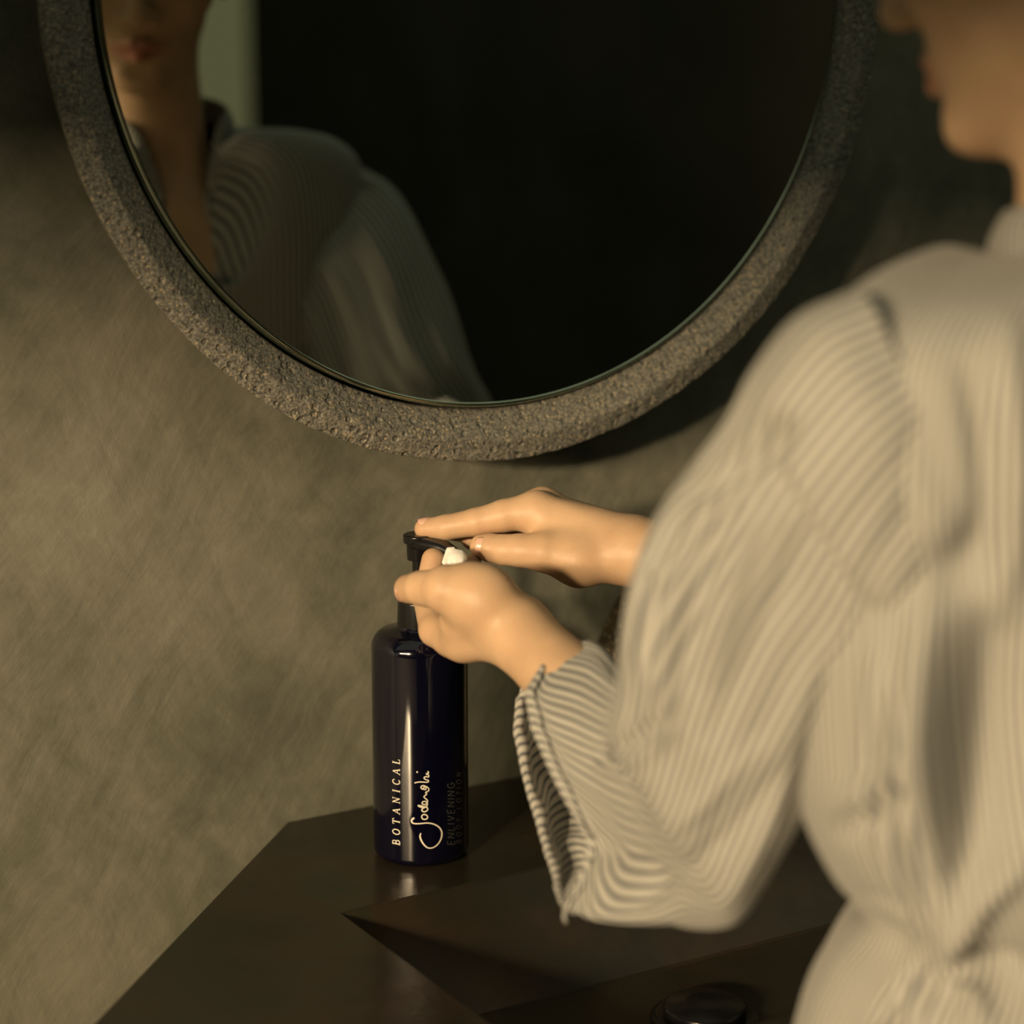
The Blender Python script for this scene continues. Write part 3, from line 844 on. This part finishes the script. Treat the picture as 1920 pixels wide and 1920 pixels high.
# head, neck, chest
HA = math.radians(143); HP = math.radians(14)
f0 = np.array([math.cos(HA), math.sin(HA), 0])
HR = np.array([math.sin(HA), -math.cos(HA), 0])
HF = f0 * math.cos(HP) - ZUP * math.sin(HP)
HU = np.cross(HR, HF)
MO = W(1782, 130, 1.035)
def hl(r, f, u): return MO + HR * r + HF * f + HU * u
HAX = (HR, HF, HU)
def build_head():
    lo = np.array([MO[0] - .09, MO[1] - .20, NECK[2] - .09]); hi = np.array([MO[0] + .27, MO[1] + .17, MO[2] + .24])
    g = SDF(lo, hi, .0021)
    d = g.blank()
    g.ell(d, hl(0, -.088, .078), HAX, (.074, .094, .090), .01)            # skull
    g.ell(d, hl(0, -.048, .045), HAX, (.056, .052, .066), .02)            # face mass
    g.ell(d, hl(0, -.040, .002), HAX, (.042, .042, .036), .02)           # muzzle and jaw
    g.cap(d, hl(-.043, -.078, .006), hl(-.011, -.012, -.027), .014, .012, .016)
    g.cap(d, hl(.043, -.078, .006), hl(.011, -.012, -.027), .014, .012, .016)
    g.ell(d, hl(0, -.010, -.029), HAX, (.017, .014, .012), .012)          # chin
    for sg in (-1, 1):
        g.ell(d, hl(sg * .040, -.028, .040), HAX, (.022, .022, .020), .02)  # cheekbone
        g.ell(d, hl(sg * .033, .000, .074), HAX, (.017, .014, .011), .012, True)   # eye socket
        g.ell(d, hl(sg * .033, -.013, .074), HAX, (.0135, .0125, .0125), .003)      # closed lid over the eye
        g.ell(d, hl(sg * .074, -.092, .050), HAX, (.010, .018, .031), .005)  # ear
        g.ell(d, hl(sg * .080, -.088, .052), HAX, (.005, .010, .019), .004, True)
    g.ell(d, hl(0, -.004, .092), HAX, (.045, .012, .010), .014)           # brow
    g.cap(d, hl(0, .001, .076), hl(0, .019, .034), .0068, .0092, .009)    # nose
    g.ell(d, hl(0, .020, .031), HAX, (.0095, .0088, .0085), .005)
    for sg in (-1, 1):
        g.ell(d, hl(sg * .0115, .010, .028), HAX, (.0072, .009, .0072), .005)
        g.ell(d, hl(sg * .0062, .0145, .0215), HAX, (.0034, .0048, .0030), .002, True)
    # lips
    for sg in (-1, 1):
        g.cap(d, hl(sg * .004, .0065, .0052), hl(sg * .023, -.0045, .0005), .0056, .0028, .003)
        g.cap(d, hl(0, .0060, -.0058), hl(sg * .022, -.0045, -.0012), .0066, .0030, .003)
    g.cap(d, hl(-.023, .0035, -.0006), hl(0, .0125, .0002), .0011, .0013, .0016, True)
    g.cap(d, hl(.023, .0035, -.0006), hl(0, .0125, .0002), .0011, .0013, .0016, True)
    g.ell(d, hl(0, .008, -.0205), HAX, (.016, .007, .0055), .007, True)   # dip under the lower lip
    g.cap(d, hl(0, .012, .012), hl(0, .012, .020), .0022, .0022, .004, True)
    nb = NECK - ZUP * .045 - BF * .005
    g.cap(d, hl(0, -.082, .0), nb, .041, .044, .022)                      # neck
    g.cap(d, hl(-.034, -.088, .0), NECK + BF * .035 - BRT * .008 - ZUP * .03, .012, .011, .015)
    g.cap(d, hl(.034, -.088, .0), NECK + BF * .035 + BRT * .008 - ZUP * .03, .012, .011, .015)
    g.ell(d, NECK - ZUP * .12, (BRT, BF, ZUP), (.145, .082, .11), .03)
    for sg in (-1, 1):
        g.cap(d, NECK + BRT * sg * .03 - ZUP * .03, NECK + BRT * sg * .12 - ZUP * (.05 + ROLL * sg * .12), .028, .028, .03)
    V, Q = surface_nets(d, g.lo, g.vox)
    V = relax(V, Q, 3, .5)
    fl = np.zeros(len(V))
    L = (V - MO) @ np.array(HAX).T
    lip = np.exp(-((L[:, 0] / .0225) ** 4)) * np.exp(-(((L[:, 2] + .0005) / (.0085 * (1 - .55 * np.clip(abs(L[:, 0]) / .024, 0, 1)) + .0012)) ** 4)) * (L[:, 1] > -.012)
    fl = np.maximum(fl, .8 * lip)
    add_body(V, Q, fl)
    # arms and shoulders inside the shirt
    g = SDF(np.minimum(np.minimum(L_EL, R_EL), NECK - .22) - .06, np.maximum(np.maximum(L_EL, R_EL), NECK + .2) + .06, .005)
    d = g.blank()
    Lm = L_EL + (L_WR - L_EL) * .42; Rm = R_EL + (R_WR - R_EL) * .40
    g.ell(d, NECK - ZUP * .13, (BRT, BF, ZUP), (.140, .076, .12), .03)
    g.ell(d, NECK - ZUP * .22, (BRT, BF, ZUP), (.115, .080, .13), .03)
    for a, b, c in ((L_SH, L_EL, Lm), (R_SH, R_EL, Rm)):
        g.cap(d, a, b, .032, .024, .015); g.cap(d, b, c, .024, .022, .015)
    V, Q = surface_nets(d, g.lo, g.vox)
    add_body(relax(V, Q, 2), Q)
build_head()

feet_c = NECK * np.array([1, 1, 0]) - BF * .035
person = thing('person', (feet_c[0], feet_c[1], 0), 'person in a loose striped shirt leaning to pump lotion into the left palm', 'person')
bV = np.concatenate(body_V); bQ = np.concatenate(body_Q); bF = np.concatenate(body_fl)
def fast_mesh(name, V, Q, mat, parent):
    me = bpy.data.meshes.new(name)
    me.vertices.add(len(V)); me.vertices.foreach_set('co', np.asarray(V, np.float32).ravel())
    me.loops.add(Q.size); me.loops.foreach_set('vertex_index', Q.astype(np.int32).ravel())
    me.polygons.add(len(Q)); me.polygons.foreach_set('loop_start', np.arange(0, Q.size, 4, dtype=np.int32))
    me.polygons.foreach_set('use_smooth', np.ones(len(Q), bool))
    me.update(calc_edges=True); me.validate()
    me.materials.append(mat)
    return link(bpy.data.objects.new(name, me), parent)
body = fast_mesh('body', bV, bQ, SKIN, person)
at = body.data.attributes.new('flush', 'FLOAT', 'POINT'); at.data.foreach_set('value', bF.astype(np.float32))
body['label'] = 'warm fair skin of the face, neck and hands'

def nail(c, along, normal, ln, wd, curv=.007):
    along = np.array(along, float); normal = np.array(normal, float)
    normal /= np.linalg.norm(normal); along -= normal * (along @ normal); along /= np.linalg.norm(along)
    side = np.cross(along, normal)
    V, F = [], []
    n = 10
    for i in range(n + 1):
        for j in range(n + 1):
            s, t = i / n * 2 - 1, j / n * 2 - 1
            x = s * math.sqrt(max(0, 1 - .35 * t * t)); y = t * math.sqrt(max(0, 1 - .25 * s * s))
            a = y * wd / 2 / curv
            V.append(np.array(c) + along * (x * ln / 2) + side * (curv * math.sin(a)) - normal * (curv * (1 - math.cos(a)) + .0006 * x * x))
    for i in range(n):
        for j in range(n):
            k = i * (n + 1) + j
            F.append((k, k + 1, k + n + 2, k + n + 1))
    o = mesh_obj('fingernail', V, F, NAIL, body)
    m = o.modifiers.new('solid', 'SOLIDIFY'); m.thickness = .0006; m.offset = 0
    return o
tn = np.array([-.10, -.95, .30]); tn /= np.linalg.norm(tn)
nail(W(910, 1025, 1.4480) + tn * .0086, (-1, .05, .1), tn, .0115, .0120, .0078)
inn = np.array([-.12, -.25, .95]); inn /= np.linalg.norm(inn)
nail(W(800, 991, 1.4710) + inn * .0072, (-1, 0, -.1), inn, .0098, .0088, .006)
ln_ = np.array([-.80, -.05, -.30]); ln_ /= np.linalg.norm(ln_)
nail(W(766, 1104, 1.364) + ln_ * .0086, (-.25, .9, .1), ln_, .0105, .0112)

def build_hair():
    g = SDF(MO + np.array([-.12, -.22, -.10]), MO + np.array([.32, .22, .27]), .0035)
    d = g.blank()
    g.ell(d, hl(0, -.096, .088), HAX, (.086, .102, .098), .01)
    g.ell(d, hl(0, -.130, .045), HAX, (.074, .060, .070), .02)
    g.ell(d, hl(0, .022, .040), HAX, (.070, .070, .098), .012, True)
    g.ell(d, hl(0, -.070, -.01), HAX, (.11, .060, .062), .012, True)
    g.ell(d, hl(0, -.205, .085), HAX, (.040, .036, .038), .012)
    V, Q = surface_nets(d, g.lo, g.vox)
    V = relax(V, Q, 2)
    o = fast_mesh('hair', V, Q, HAIR, person)
    o['label'] = 'dark brown hair gathered into a low bun'
build_hair()

# ------------------------------------------------------------------ the shirt
def catmull(K, n):
    K = np.asarray(K, float)
    P = np.concatenate([[2 * K[0] - K[1]], K, [2 * K[-1] - K[-2]]])
    out = []
    for i in range(1, len(P) - 2):
        a, b, c, d = P[i-1:i+3]
        for t in np.linspace(0, 1, n, endpoint=False):
            out.append(.5 * (2*b + (c-a)*t + (2*a-5*b+4*c-d)*t*t + (3*b-a-3*c+d)*t**3))
    out.append(P[-2])
    return np.array(out)

def resample_ring(R, n):
    C = np.concatenate([R, R[:1]])
    s = np.concatenate([[0], np.cumsum(np.linalg.norm(np.diff(C, axis=0), axis=1))])
    q = np.linspace(0, s[-1], n, endpoint=False)
    return np.stack([np.interp(q, s, C[:, k]) for k in range(3)], 1), s[-1]

def grid_normals(G, wrap=True):
    du = np.roll(G, -1, 1) - np.roll(G, 1, 1)
    if not wrap:
        du[:, 0] = G[:, 1] - G[:, 0]; du[:, -1] = G[:, -1] - G[:, -2]
    dv = np.gradient(G, axis=0)
    n = np.cross(du, dv)
    return n / (np.linalg.norm(n, axis=-1, keepdims=True) + 1e-12)

def cloth_grid(name, G, circ, mat, parent, wrap=True, thick=.0014, vlen=None, flip=False):
    R, C = G.shape[:2]
    V = G.reshape(-1, 3)
    F, UV = [], []
    if vlen is None:
        vlen = np.concatenate([[0], np.cumsum(np.linalg.norm(np.diff(G.mean(1), axis=0), axis=1))])
    for i in range(R - 1):
        for j in range(C if wrap else C - 1):
            j2 = (j + 1) % C
            q = (i*C+j, i*C+j2, (i+1)*C+j2, (i+1)*C+j)
            u0, u1 = j / C * circ, (j + 1) / C * circ
            t = [(u0, vlen[i]), (u1, vlen[i]), (u1, vlen[i+1]), (u0, vlen[i+1])]
            if flip: q = q[::-1]; t = t[::-1]
            F.append(q); UV.extend(t)
    o = mesh_obj(name, V, F, mat, parent)
    uv = o.data.uv_layers.new(name='cloth')
    uv.data.foreach_set('uv', np.array(UV, np.float32).ravel())
    if thick:
        m = o.modifiers.new('solid', 'SOLIDIFY'); m.thickness = thick; m.offset = -1
    return o

def strokes_disp(G, nrm, strokes):
    """folds: each stroke is (pixel polyline, half width px, height m) on the side turned to the photograph"""
    P = G.reshape(-1, 3)
    x, y, d = proj(P)
    view = (P - CAM); view /= np.linalg.norm(view, axis=1, keepdims=True)
    facing = np.clip(-(nrm.reshape(-1, 3) * view).sum(1) * 2.5, 0, 1)
    out = np.zeros(len(P))
    for pts, wd, amp in strokes:
        best = np.full(len(P), 1e9); tt = np.zeros(len(P))
        pts = np.array(pts, float); n = len(pts) - 1
        for i in range(n):
            a, b = pts[i], pts[i+1]; ab = b - a
            t = np.clip(((x - a[0]) * ab[0] + (y - a[1]) * ab[1]) / (ab @ ab), 0, 1)
            e = np.hypot(x - a[0] - t * ab[0], y - a[1] - t * ab[1])
            m = e < best; best[m] = e[m]; tt[m] = (i + t[m]) / n
        env = np.sin(np.clip(tt * .86 + .07, 0, 1) * math.pi) ** .6
        out += amp * np.exp(-(best / wd) ** 2) * env * facing
    return out.reshape(G.shape[:2])

def fold_noise(G, su, sv, amp, seed, circ_n):
    R, C = G.shape[:2]
    out = np.zeros((R, C))
    for i in range(R):
        for j in range(C):
            a = 2 * math.pi * j / C
            v = noise.noise((math.cos(a) * su + seed, math.sin(a) * su, i / R * sv + seed))
            w = noise.noise((math.cos(a) * su * 2.3 + seed, math.sin(a) * su * 2.3, i / R * sv * 1.6 - seed))
            out[i, j] = v + .45 * w
    return out * amp

def make_sleeve(keys, cols=220, per=15, power=.82):
    sw = catmull([[k[3] if len(k) > 3 else 0.0] for k in keys], per)[:, 0]
    xf = catmull([[k[4] if len(k) > 4 else 0.0] for k in keys], per)[:, 0]
    A = catmull([k[0] for k in keys], per); B = catmull([k[1] for k in keys], per); Mv = catmull([k[2] for k in keys], per)
    ph = np.linspace(0, 2 * math.pi, 400, endpoint=False)
    Cc = np.sign(np.cos(ph)) * abs(np.cos(ph)) ** power; Ss = np.sign(np.sin(ph)) * abs(np.sin(ph)) ** power
    rows, L = [], []
    fr = (1 - Cc) / 2
    far_t = np.interp(fr, [0, .12, .25, .37, .53, .70, .87, 1], [0, -48, -79, -84, -68, -45, -21, 0])
    near_t = np.interp(fr, [0, .17, .30, .40, .50, .62, .70, .78, .90, 1], [0, -60, -50, -28, -6, 30, 46, 42, 22, 0])
    lat = np.where(Ss > 0, far_t, near_t)
    for a, b, m, w_, x_ in zip(A, B, Mv, sw, xf):
        R = (a + b) / 2 + (a - b) / 2 * Cc[:, None] + m * Ss[:, None] + FW * (x_ * np.maximum(Ss, 0) ** 1.5)[:, None]
        if abs(w_) > 1e-6:
            R = R + RT * (w_ * lat * 1.26 / FPX)[:, None]
        r, l = resample_ring(R, cols)
        rows.append(r); L.append(l)
    return np.array(rows), float(np.mean(L))

def far(px, dep, d):
    """half-axis pointing away from the photograph: px pixels sideways, dep metres deeper"""
    return RT * (px * d / FPX) + FW * dep

# torso -------------------------------------------------------------
def torso_grid(cols=300):
    S = NECK[2]
    rings = [  # z below the neck point, half width, front depth, back depth, shift forward
        (.030, .085, .056, .064, .000), (.027, .120, .064, .074, -.002), (.018, .152, .074, .082, -.004), (-.004, .174, .086, .090, -.006), (-.048, .180, .098, .096, -.007),
        (-.100, .176, .106, .098, -.008), (-.150, .172, .112, .100, -.008), (-.210, .164, .112, .102, -.010), (-.256, .142, .104, .100, -.012),
        (-.282, .122, .094, .096, -.014), (-.304, .138, .108, .108, -.014), (-.335, .150, .120, .120, -.014), (-.40, .160, .130, .128, -.014), (-.46, .165, .134, .132, -.014)]
    ph = np.linspace(0, 2 * math.pi, cols, endpoint=False)
    c, s = np.cos(ph), np.sin(ph)
    pw = .88
    C = np.sign(c) * abs(c) ** pw; Sn = np.sign(s) * abs(s) ** pw
    front = np.exp(-((np.angle(np.exp(1j * (ph - math.pi / 2)))) / .30) ** 2)     # 1 at the V of the neck
    keys = []
    # neck opening, dipping into a V in front
    zr = .022 * (.5 - .5 * s) + .018 - .125 * front
    rad = .055 + .004 * front
    keys.append(NECK + BRT * (rad * c)[:, None] + BF * ((rad * .95) * s + .012 * front - .002)[:, None] + ZUP * zr[:, None])
    for z, hw, bf_, bb, sh in rings:
        dep = np.where(s > 0, bf_, bb)
        zz_ = z - (.10 * front * np.clip(1 + z / .10, 0, 1))
        keys.append(NECK + BRT * (hw * C)[:, None] + BF * (dep * Sn + sh)[:, None] + ZUP * zz_[:, None])
    keys = [k - ZUP * (ROLL * ((k - NECK) @ BRT))[:, None] for k in keys]
    n = 9
    rows = catmull(np.array(keys).reshape(len(keys), -1), n).reshape(-1, cols, 3)
    return rows

G = torso_grid()
nr = grid_normals(G)
ctr = G.mean(1, keepdims=True)
sgn = np.sign(((G - ctr) * nr).sum(-1).mean())
nr = nr * sgn
t_strokes = [
 ([(1815, 700), (1842, 815), (1856, 985)], 26, -.0065), ([(1856, 985), (1830, 1040), (1745, 1095)], 46, -.010), ([(1890, 620), (1905, 900), (1880, 1150)], 34, .006),
 ([(1640, 700), (1700, 900), (1790, 1040)], 40, .004), ([(1560, 760), (1640, 980), (1700, 1090)], 26, -.003),
 ([(1660, 1250), (1660, 1420), (1700, 1600), (1775, 1770)], 30, .009), ([(1720, 1220), (1735, 1450), (1785, 1740)], 26, .007), ([(1690, 1300), (1700, 1500), (1770, 1740)], 16, -.006),
 ([(1870, 1130), (1835, 1380), (1785, 1620)], 60, -.012), ([(1920, 1250), (1890, 1450), (1850, 1620)], 70, -.010), ([(1740, 1130), (1745, 1380), (1770, 1600)], 30, .010), ([(1580, 1500), (1640, 1480), (1690, 1440)], 24, .006), ([(1575, 1560), (1640, 1530), (1700, 1480)], 16, -.006),
 ([(1790, 1780), (1840, 1680), (1920, 1620)], 26, .010), ([(1790, 1790), (1850, 1810), (1920, 1830)], 22, -.010), ([(1600, 1690), (1700, 1740), (1780, 1780)], 20, -.012),
 ([(1780, 1790), (1730, 1850), (1700, 1920)], 24, .008), ([(1750, 1800), (1670, 1860), (1640, 1920)], 20, -.007), ([(1800, 1800), (1830, 1860), (1840, 1920)], 22, .008),
]
disp = 1.5 * strokes_disp(G, nr, t_strokes) + fold_noise(G, 2.2, 3.0, .0048, 3.1, 1)
fade = np.clip(np.arange(G.shape[0]) / 12.0, 0, 1)[:, None]
G = G + nr * (disp * fade)[..., None]
shirt = cloth_grid('shirt', G, 1.0, STRIPES, person, flip=(sgn < 0))
shirt['label'] = 'loose cream shirt with thin grey stripes and an open neck'

# collar band standing around the neck
def collar():
    cols = 160
    ph = np.linspace(math.radians(90 + 17), math.radians(450 - 17), cols)
    c, s = np.cos(ph), np.sin(ph)
    front = np.exp(-((np.angle(np.exp(1j * (ph - math.pi / 2)))) / .42) ** 2)
    rows = []
    for k in range(9):
        t = k / 8
        zr = .022 * (.5 - .5 * s) + .016 - .115 * front + t * (.024 - .008 * front)
        rad = (.0565 + .004 * front) - .004 * t + .0035 * math.sin(t * 3.1)
        rows.append(NECK + BRT * (rad * c)[:, None] + BF * (rad * .95 * s + .012 * front - .002)[:, None] + ZUP * (zr - ROLL * rad * c)[:, None])
    o = cloth_grid('collar', np.array(rows), .42, STRIPES, shirt, wrap=False, thick=.0025)
collar()

# left sleeve, hanging wide from shoulder to rolled cuff ---------------
LK = [
 (W(1600, 545, .950), W(1800, 1040, .960), far(0, .046, 1)),
 (W(1492, 600, .958), W(1740, 1130, .970), far(0, .060, 1)),
 (W(1414, 700, .970), W(1680, 1205, .980), far(0, .064, 1)),
 (W(1365, 785, .990), W(1655, 1255, 1.000), far(0, .066, 1)),
 (W(1296, 870, 1.005), W(1640, 1320, 1.015), far(0, .064, 1)),
 (W(1232, 965, 1.020), W(1580, 1405, 1.030), far(0, .062, 1)),
 (W(1190, 1070, 1.035), W(1518, 1500, 1.050), far(0, .060, 1)),
 (W(1170, 1170, 1.050), W(1466, 1590, 1.065), far(0, .058, 1)),
 (W(1158, 1280, 1.068), W(1424, 1662, 1.080), far(0, .056, 1)),
 (W(1138, 1392, 1.090), W(1378, 1722, 1.098), far(0, .054, 1)),
 (W(1160, 1385, 1.150), W(1295, 1732, 1.118), far(0, .054, 1.1), 0.0),
 (W(1168, 1285, 1.225), W(1195, 1726, 1.145), far(0, .054, 1.15), .25, .05),
 (W(1124, 1216, 1.285), W(1118, 1718, 1.182), far(0, .052, 1.2), .65, .075),
 (W(1070, 1206, 1.320), W(1072, 1712, 1.206), far(0, .050, 1.25), .90, .050),
 (W(1056, 1208, 1.327), W(1064, 1711, 1.210), far(0, .049, 1.25), .97, .008),
 (W(1042, 1212, 1.332), W(1055, 1709, 1.214), far(0, .048, 1.25), 1.0, .0),
]
G, circ = make_sleeve(LK)
nr = grid_normals(G)
ctr = G.mean(1, keepdims=True)
sgn = np.sign(((G - ctr) * nr).sum(-1).mean()); nr = nr * sgn
l_strokes = [
 ([(1325, 925), (1370, 885), (1425, 845), (1465, 800)], 24, -.008), ([(1300, 990), (1360, 930), (1430, 900)], 22, .004),
 ([(1470, 880), (1530, 1010), (1610, 1150)], 12, -.0035), ([(1500, 860), (1560, 990), (1630, 1120)], 16, .003),
 ([(1290, 900), (1225, 1040), (1195, 1200), (1185, 1340)], 15, .0050), ([(1225, 1090), (1205, 1220), (1178, 1345)], 11, -.0055),
 ([(1275, 1060), (1255, 1230), (1250, 1362)], 17, .0060), ([(1345, 960), (1300, 1120), (1275, 1280)], 15, -.0040), ([(1420, 960), (1370, 1130), (1330, 1260)], 22, .0040),
 ([(1500, 1010), (1420, 1200), (1330, 1380)], 18, -.0030), ([(1111, 1418), (1152, 1408), (1206, 1372), (1240, 1345)], 14, -.0050), ([(1130, 1440), (1200, 1415), (1260, 1370)], 18, .0030),
 ([(1110, 1590), (1180, 1600), (1230, 1650), (1200, 1690)], 24, -.0050), ([(1250, 1560), (1330, 1500), (1420, 1400)], 20, .0030), ([(1280, 1640), (1360, 1570), (1450, 1450)], 18, -.0025),
 ([(1360, 1690), (1420, 1580), (1500, 1450)], 24, .0040), ([(1560, 1250), (1540, 1380), (1480, 1520)], 26, -.0040),
]
disp = 1.35 * strokes_disp(G, nr, l_strokes) + fold_noise(G, 2.6, 3.2, .0046, 9.7, 1)
fade = np.clip((G.shape[0] - 1 - np.arange(G.shape[0])) / 14.0, .25, 1)[:, None]
G = G + nr * (disp * fade)[..., None]
cloth_grid('sleeve', G, .0060 * round(circ / .0060), STRIPES, shirt, flip=(sgn < 0))
# rolled cuff: a doubled band around the opening
def cuff(G, nr, rows, name='cuff'):
    n = len(G)
    sel = G[n - rows:]; ns = nr[n - rows:]
    out, L = [], len(sel)
    for i in range(L):
        t = i / (L - 1)
        out.append(sel[i] + ns[i] * (.0022 + .0012 * math.sin(t * math.pi)))
    ext = sel[-1] + (sel[-1] - sel[-3]) * .25
    out.append(ext + ns[-1] * .0012)
    out.append(sel[-1] - ns[-1] * .0016 + (sel[-1] - sel[-3]) * .12)
    return np.array(out)
cg = cuff(G, nr, 20)
cloth_grid('cuff', cg, .0060 * round(circ / .0060), STRIPES, shirt, flip=(sgn < 0), thick=.001)

# right sleeve, seen only in the mirror --------------------------------
def tube_keys():
    keys = []
    pts = [R_SH - BRT * .035 + ZUP * .0, R_SH + BRT * .01 - ZUP * .03, R_SH + (R_EL - R_SH) * .4, R_SH + (R_EL - R_SH) * .75, R_EL + (R_EL - R_WR) * .02,
           R_EL + (R_WR - R_EL) * .22, R_EL + (R_WR - R_EL) * .38, R_EL + (R_WR - R_EL) * .52]
    rad = [.066, .070, .068, .066, .064, .062, .062, .060]
    for i, p in enumerate(pts):
        tng = pts[min(i+1, len(pts)-1)] - pts[max(i-1, 0)]; tng /= np.linalg.norm(tng)
        a = np.cross(tng, BF); a /= np.linalg.norm(a); b = np.cross(tng, a)
        p = p - ZUP * (.012 if i > 3 else 0)
        keys.append((p + a * rad[i], p - a * rad[i], b * rad[i] * .9))
    return keys
G, circ = make_sleeve(tube_keys(), 180, 14, .95)
nr = grid_normals(G); ctr = G.mean(1, keepdims=True)
sgn = np.sign(((G - ctr) * nr).sum(-1).mean()); nr = nr * sgn
G = G + nr * (fold_noise(G, 2.4, 6.0, .0065, 5.3, 1))[..., None]
cloth_grid('sleeve', G, .0060 * round(circ / .0060), STRIPES, shirt, flip=(sgn < 0))
cg = cuff(G, nr, 16)
cloth_grid('cuff', cg, .0060 * round(circ / .0060), STRIPES, shirt, flip=(sgn < 0), thick=.001)

# trousers and shoes, below the picture's edge
def legs():
    hip = feet_c + ZUP * (NECK[2] - .44)
    g = SDF(feet_c + np.array([-.30, -.30, .05]), feet_c + np.array([.30, .30, NECK[2] - .30]), .007)
    d = g.blank()
    g.ell(d, hip, (BRT, BF, ZUP), (.142, .100, .14), .03)
    for sg in (-1, 1):
        h = hip + BRT * sg * .070 - ZUP * .10; kn = feet_c + BRT * sg * .095 + BF * .02 + ZUP * .46; an = feet_c + BRT * sg * .095 + ZUP * .10
        g.cap(d, h, kn, .080, .064, .03); g.cap(d, kn, an, .066, .055, .02)
    V, Q = surface_nets(d, g.lo, g.vox)
    t = fast_mesh('trousers', relax(V, Q, 2), Q, TROUSER, person)
    t['label'] = 'dark loose trousers'
    for sg in (-1, 1):
        g = SDF(feet_c + np.array([-.3, -.3, -.004]), feet_c + np.array([.3, .35, .16]), .005)
        d = g.blank()
        c = feet_c + BRT * sg * .095
        g.cap(d, c + ZUP * .045 - BF * .03, c + BF * .15 + ZUP * .03, .040, .030, .02)
        g.cap(d, c + ZUP * .05 - BF * .02, c + ZUP * .13, .042, .044, .02)
        d = np.maximum(d, .001 - (g.P[..., 2]))
        V, Q = surface_nets(d, g.lo, g.vox)
        fast_mesh('shoe', V, Q, SHOE, person)
legs()

# ------------------------------------------------------------------ dollop of lotion in the palm
def lotion():
    c = W(853, 1048, 1.416)
    g = SDF(c - .02, c + .02, .0007)
    d = g.blank()
    g.ell(d, c + RT * .0005, np.eye(3), (.0074, .0066, .0056), .002)
    for k in range(4):
        a = c + np.array([-.0062 + .0034 * k, -.0050, -.0010]); b = c + np.array([-.0040 + .0026 * k, .0005, .0058 - .0006 * k])
        g.cap(d, a, b, .0020, .0017, .0012)
    g.cap(d, c + np.array([-.0030, .000, .0058]), c + np.array([-.0006, .001, .0074]), .0014, .0006, .0015)
    V, Q = surface_nets(d, g.lo, g.vox)
    o = fast_mesh('lotion', relax(V, Q, 1), Q, CREAM, None)
    o['label'] = 'small white dollop of lotion in the cupped palm'; o['category'] = 'lotion'
lotion()
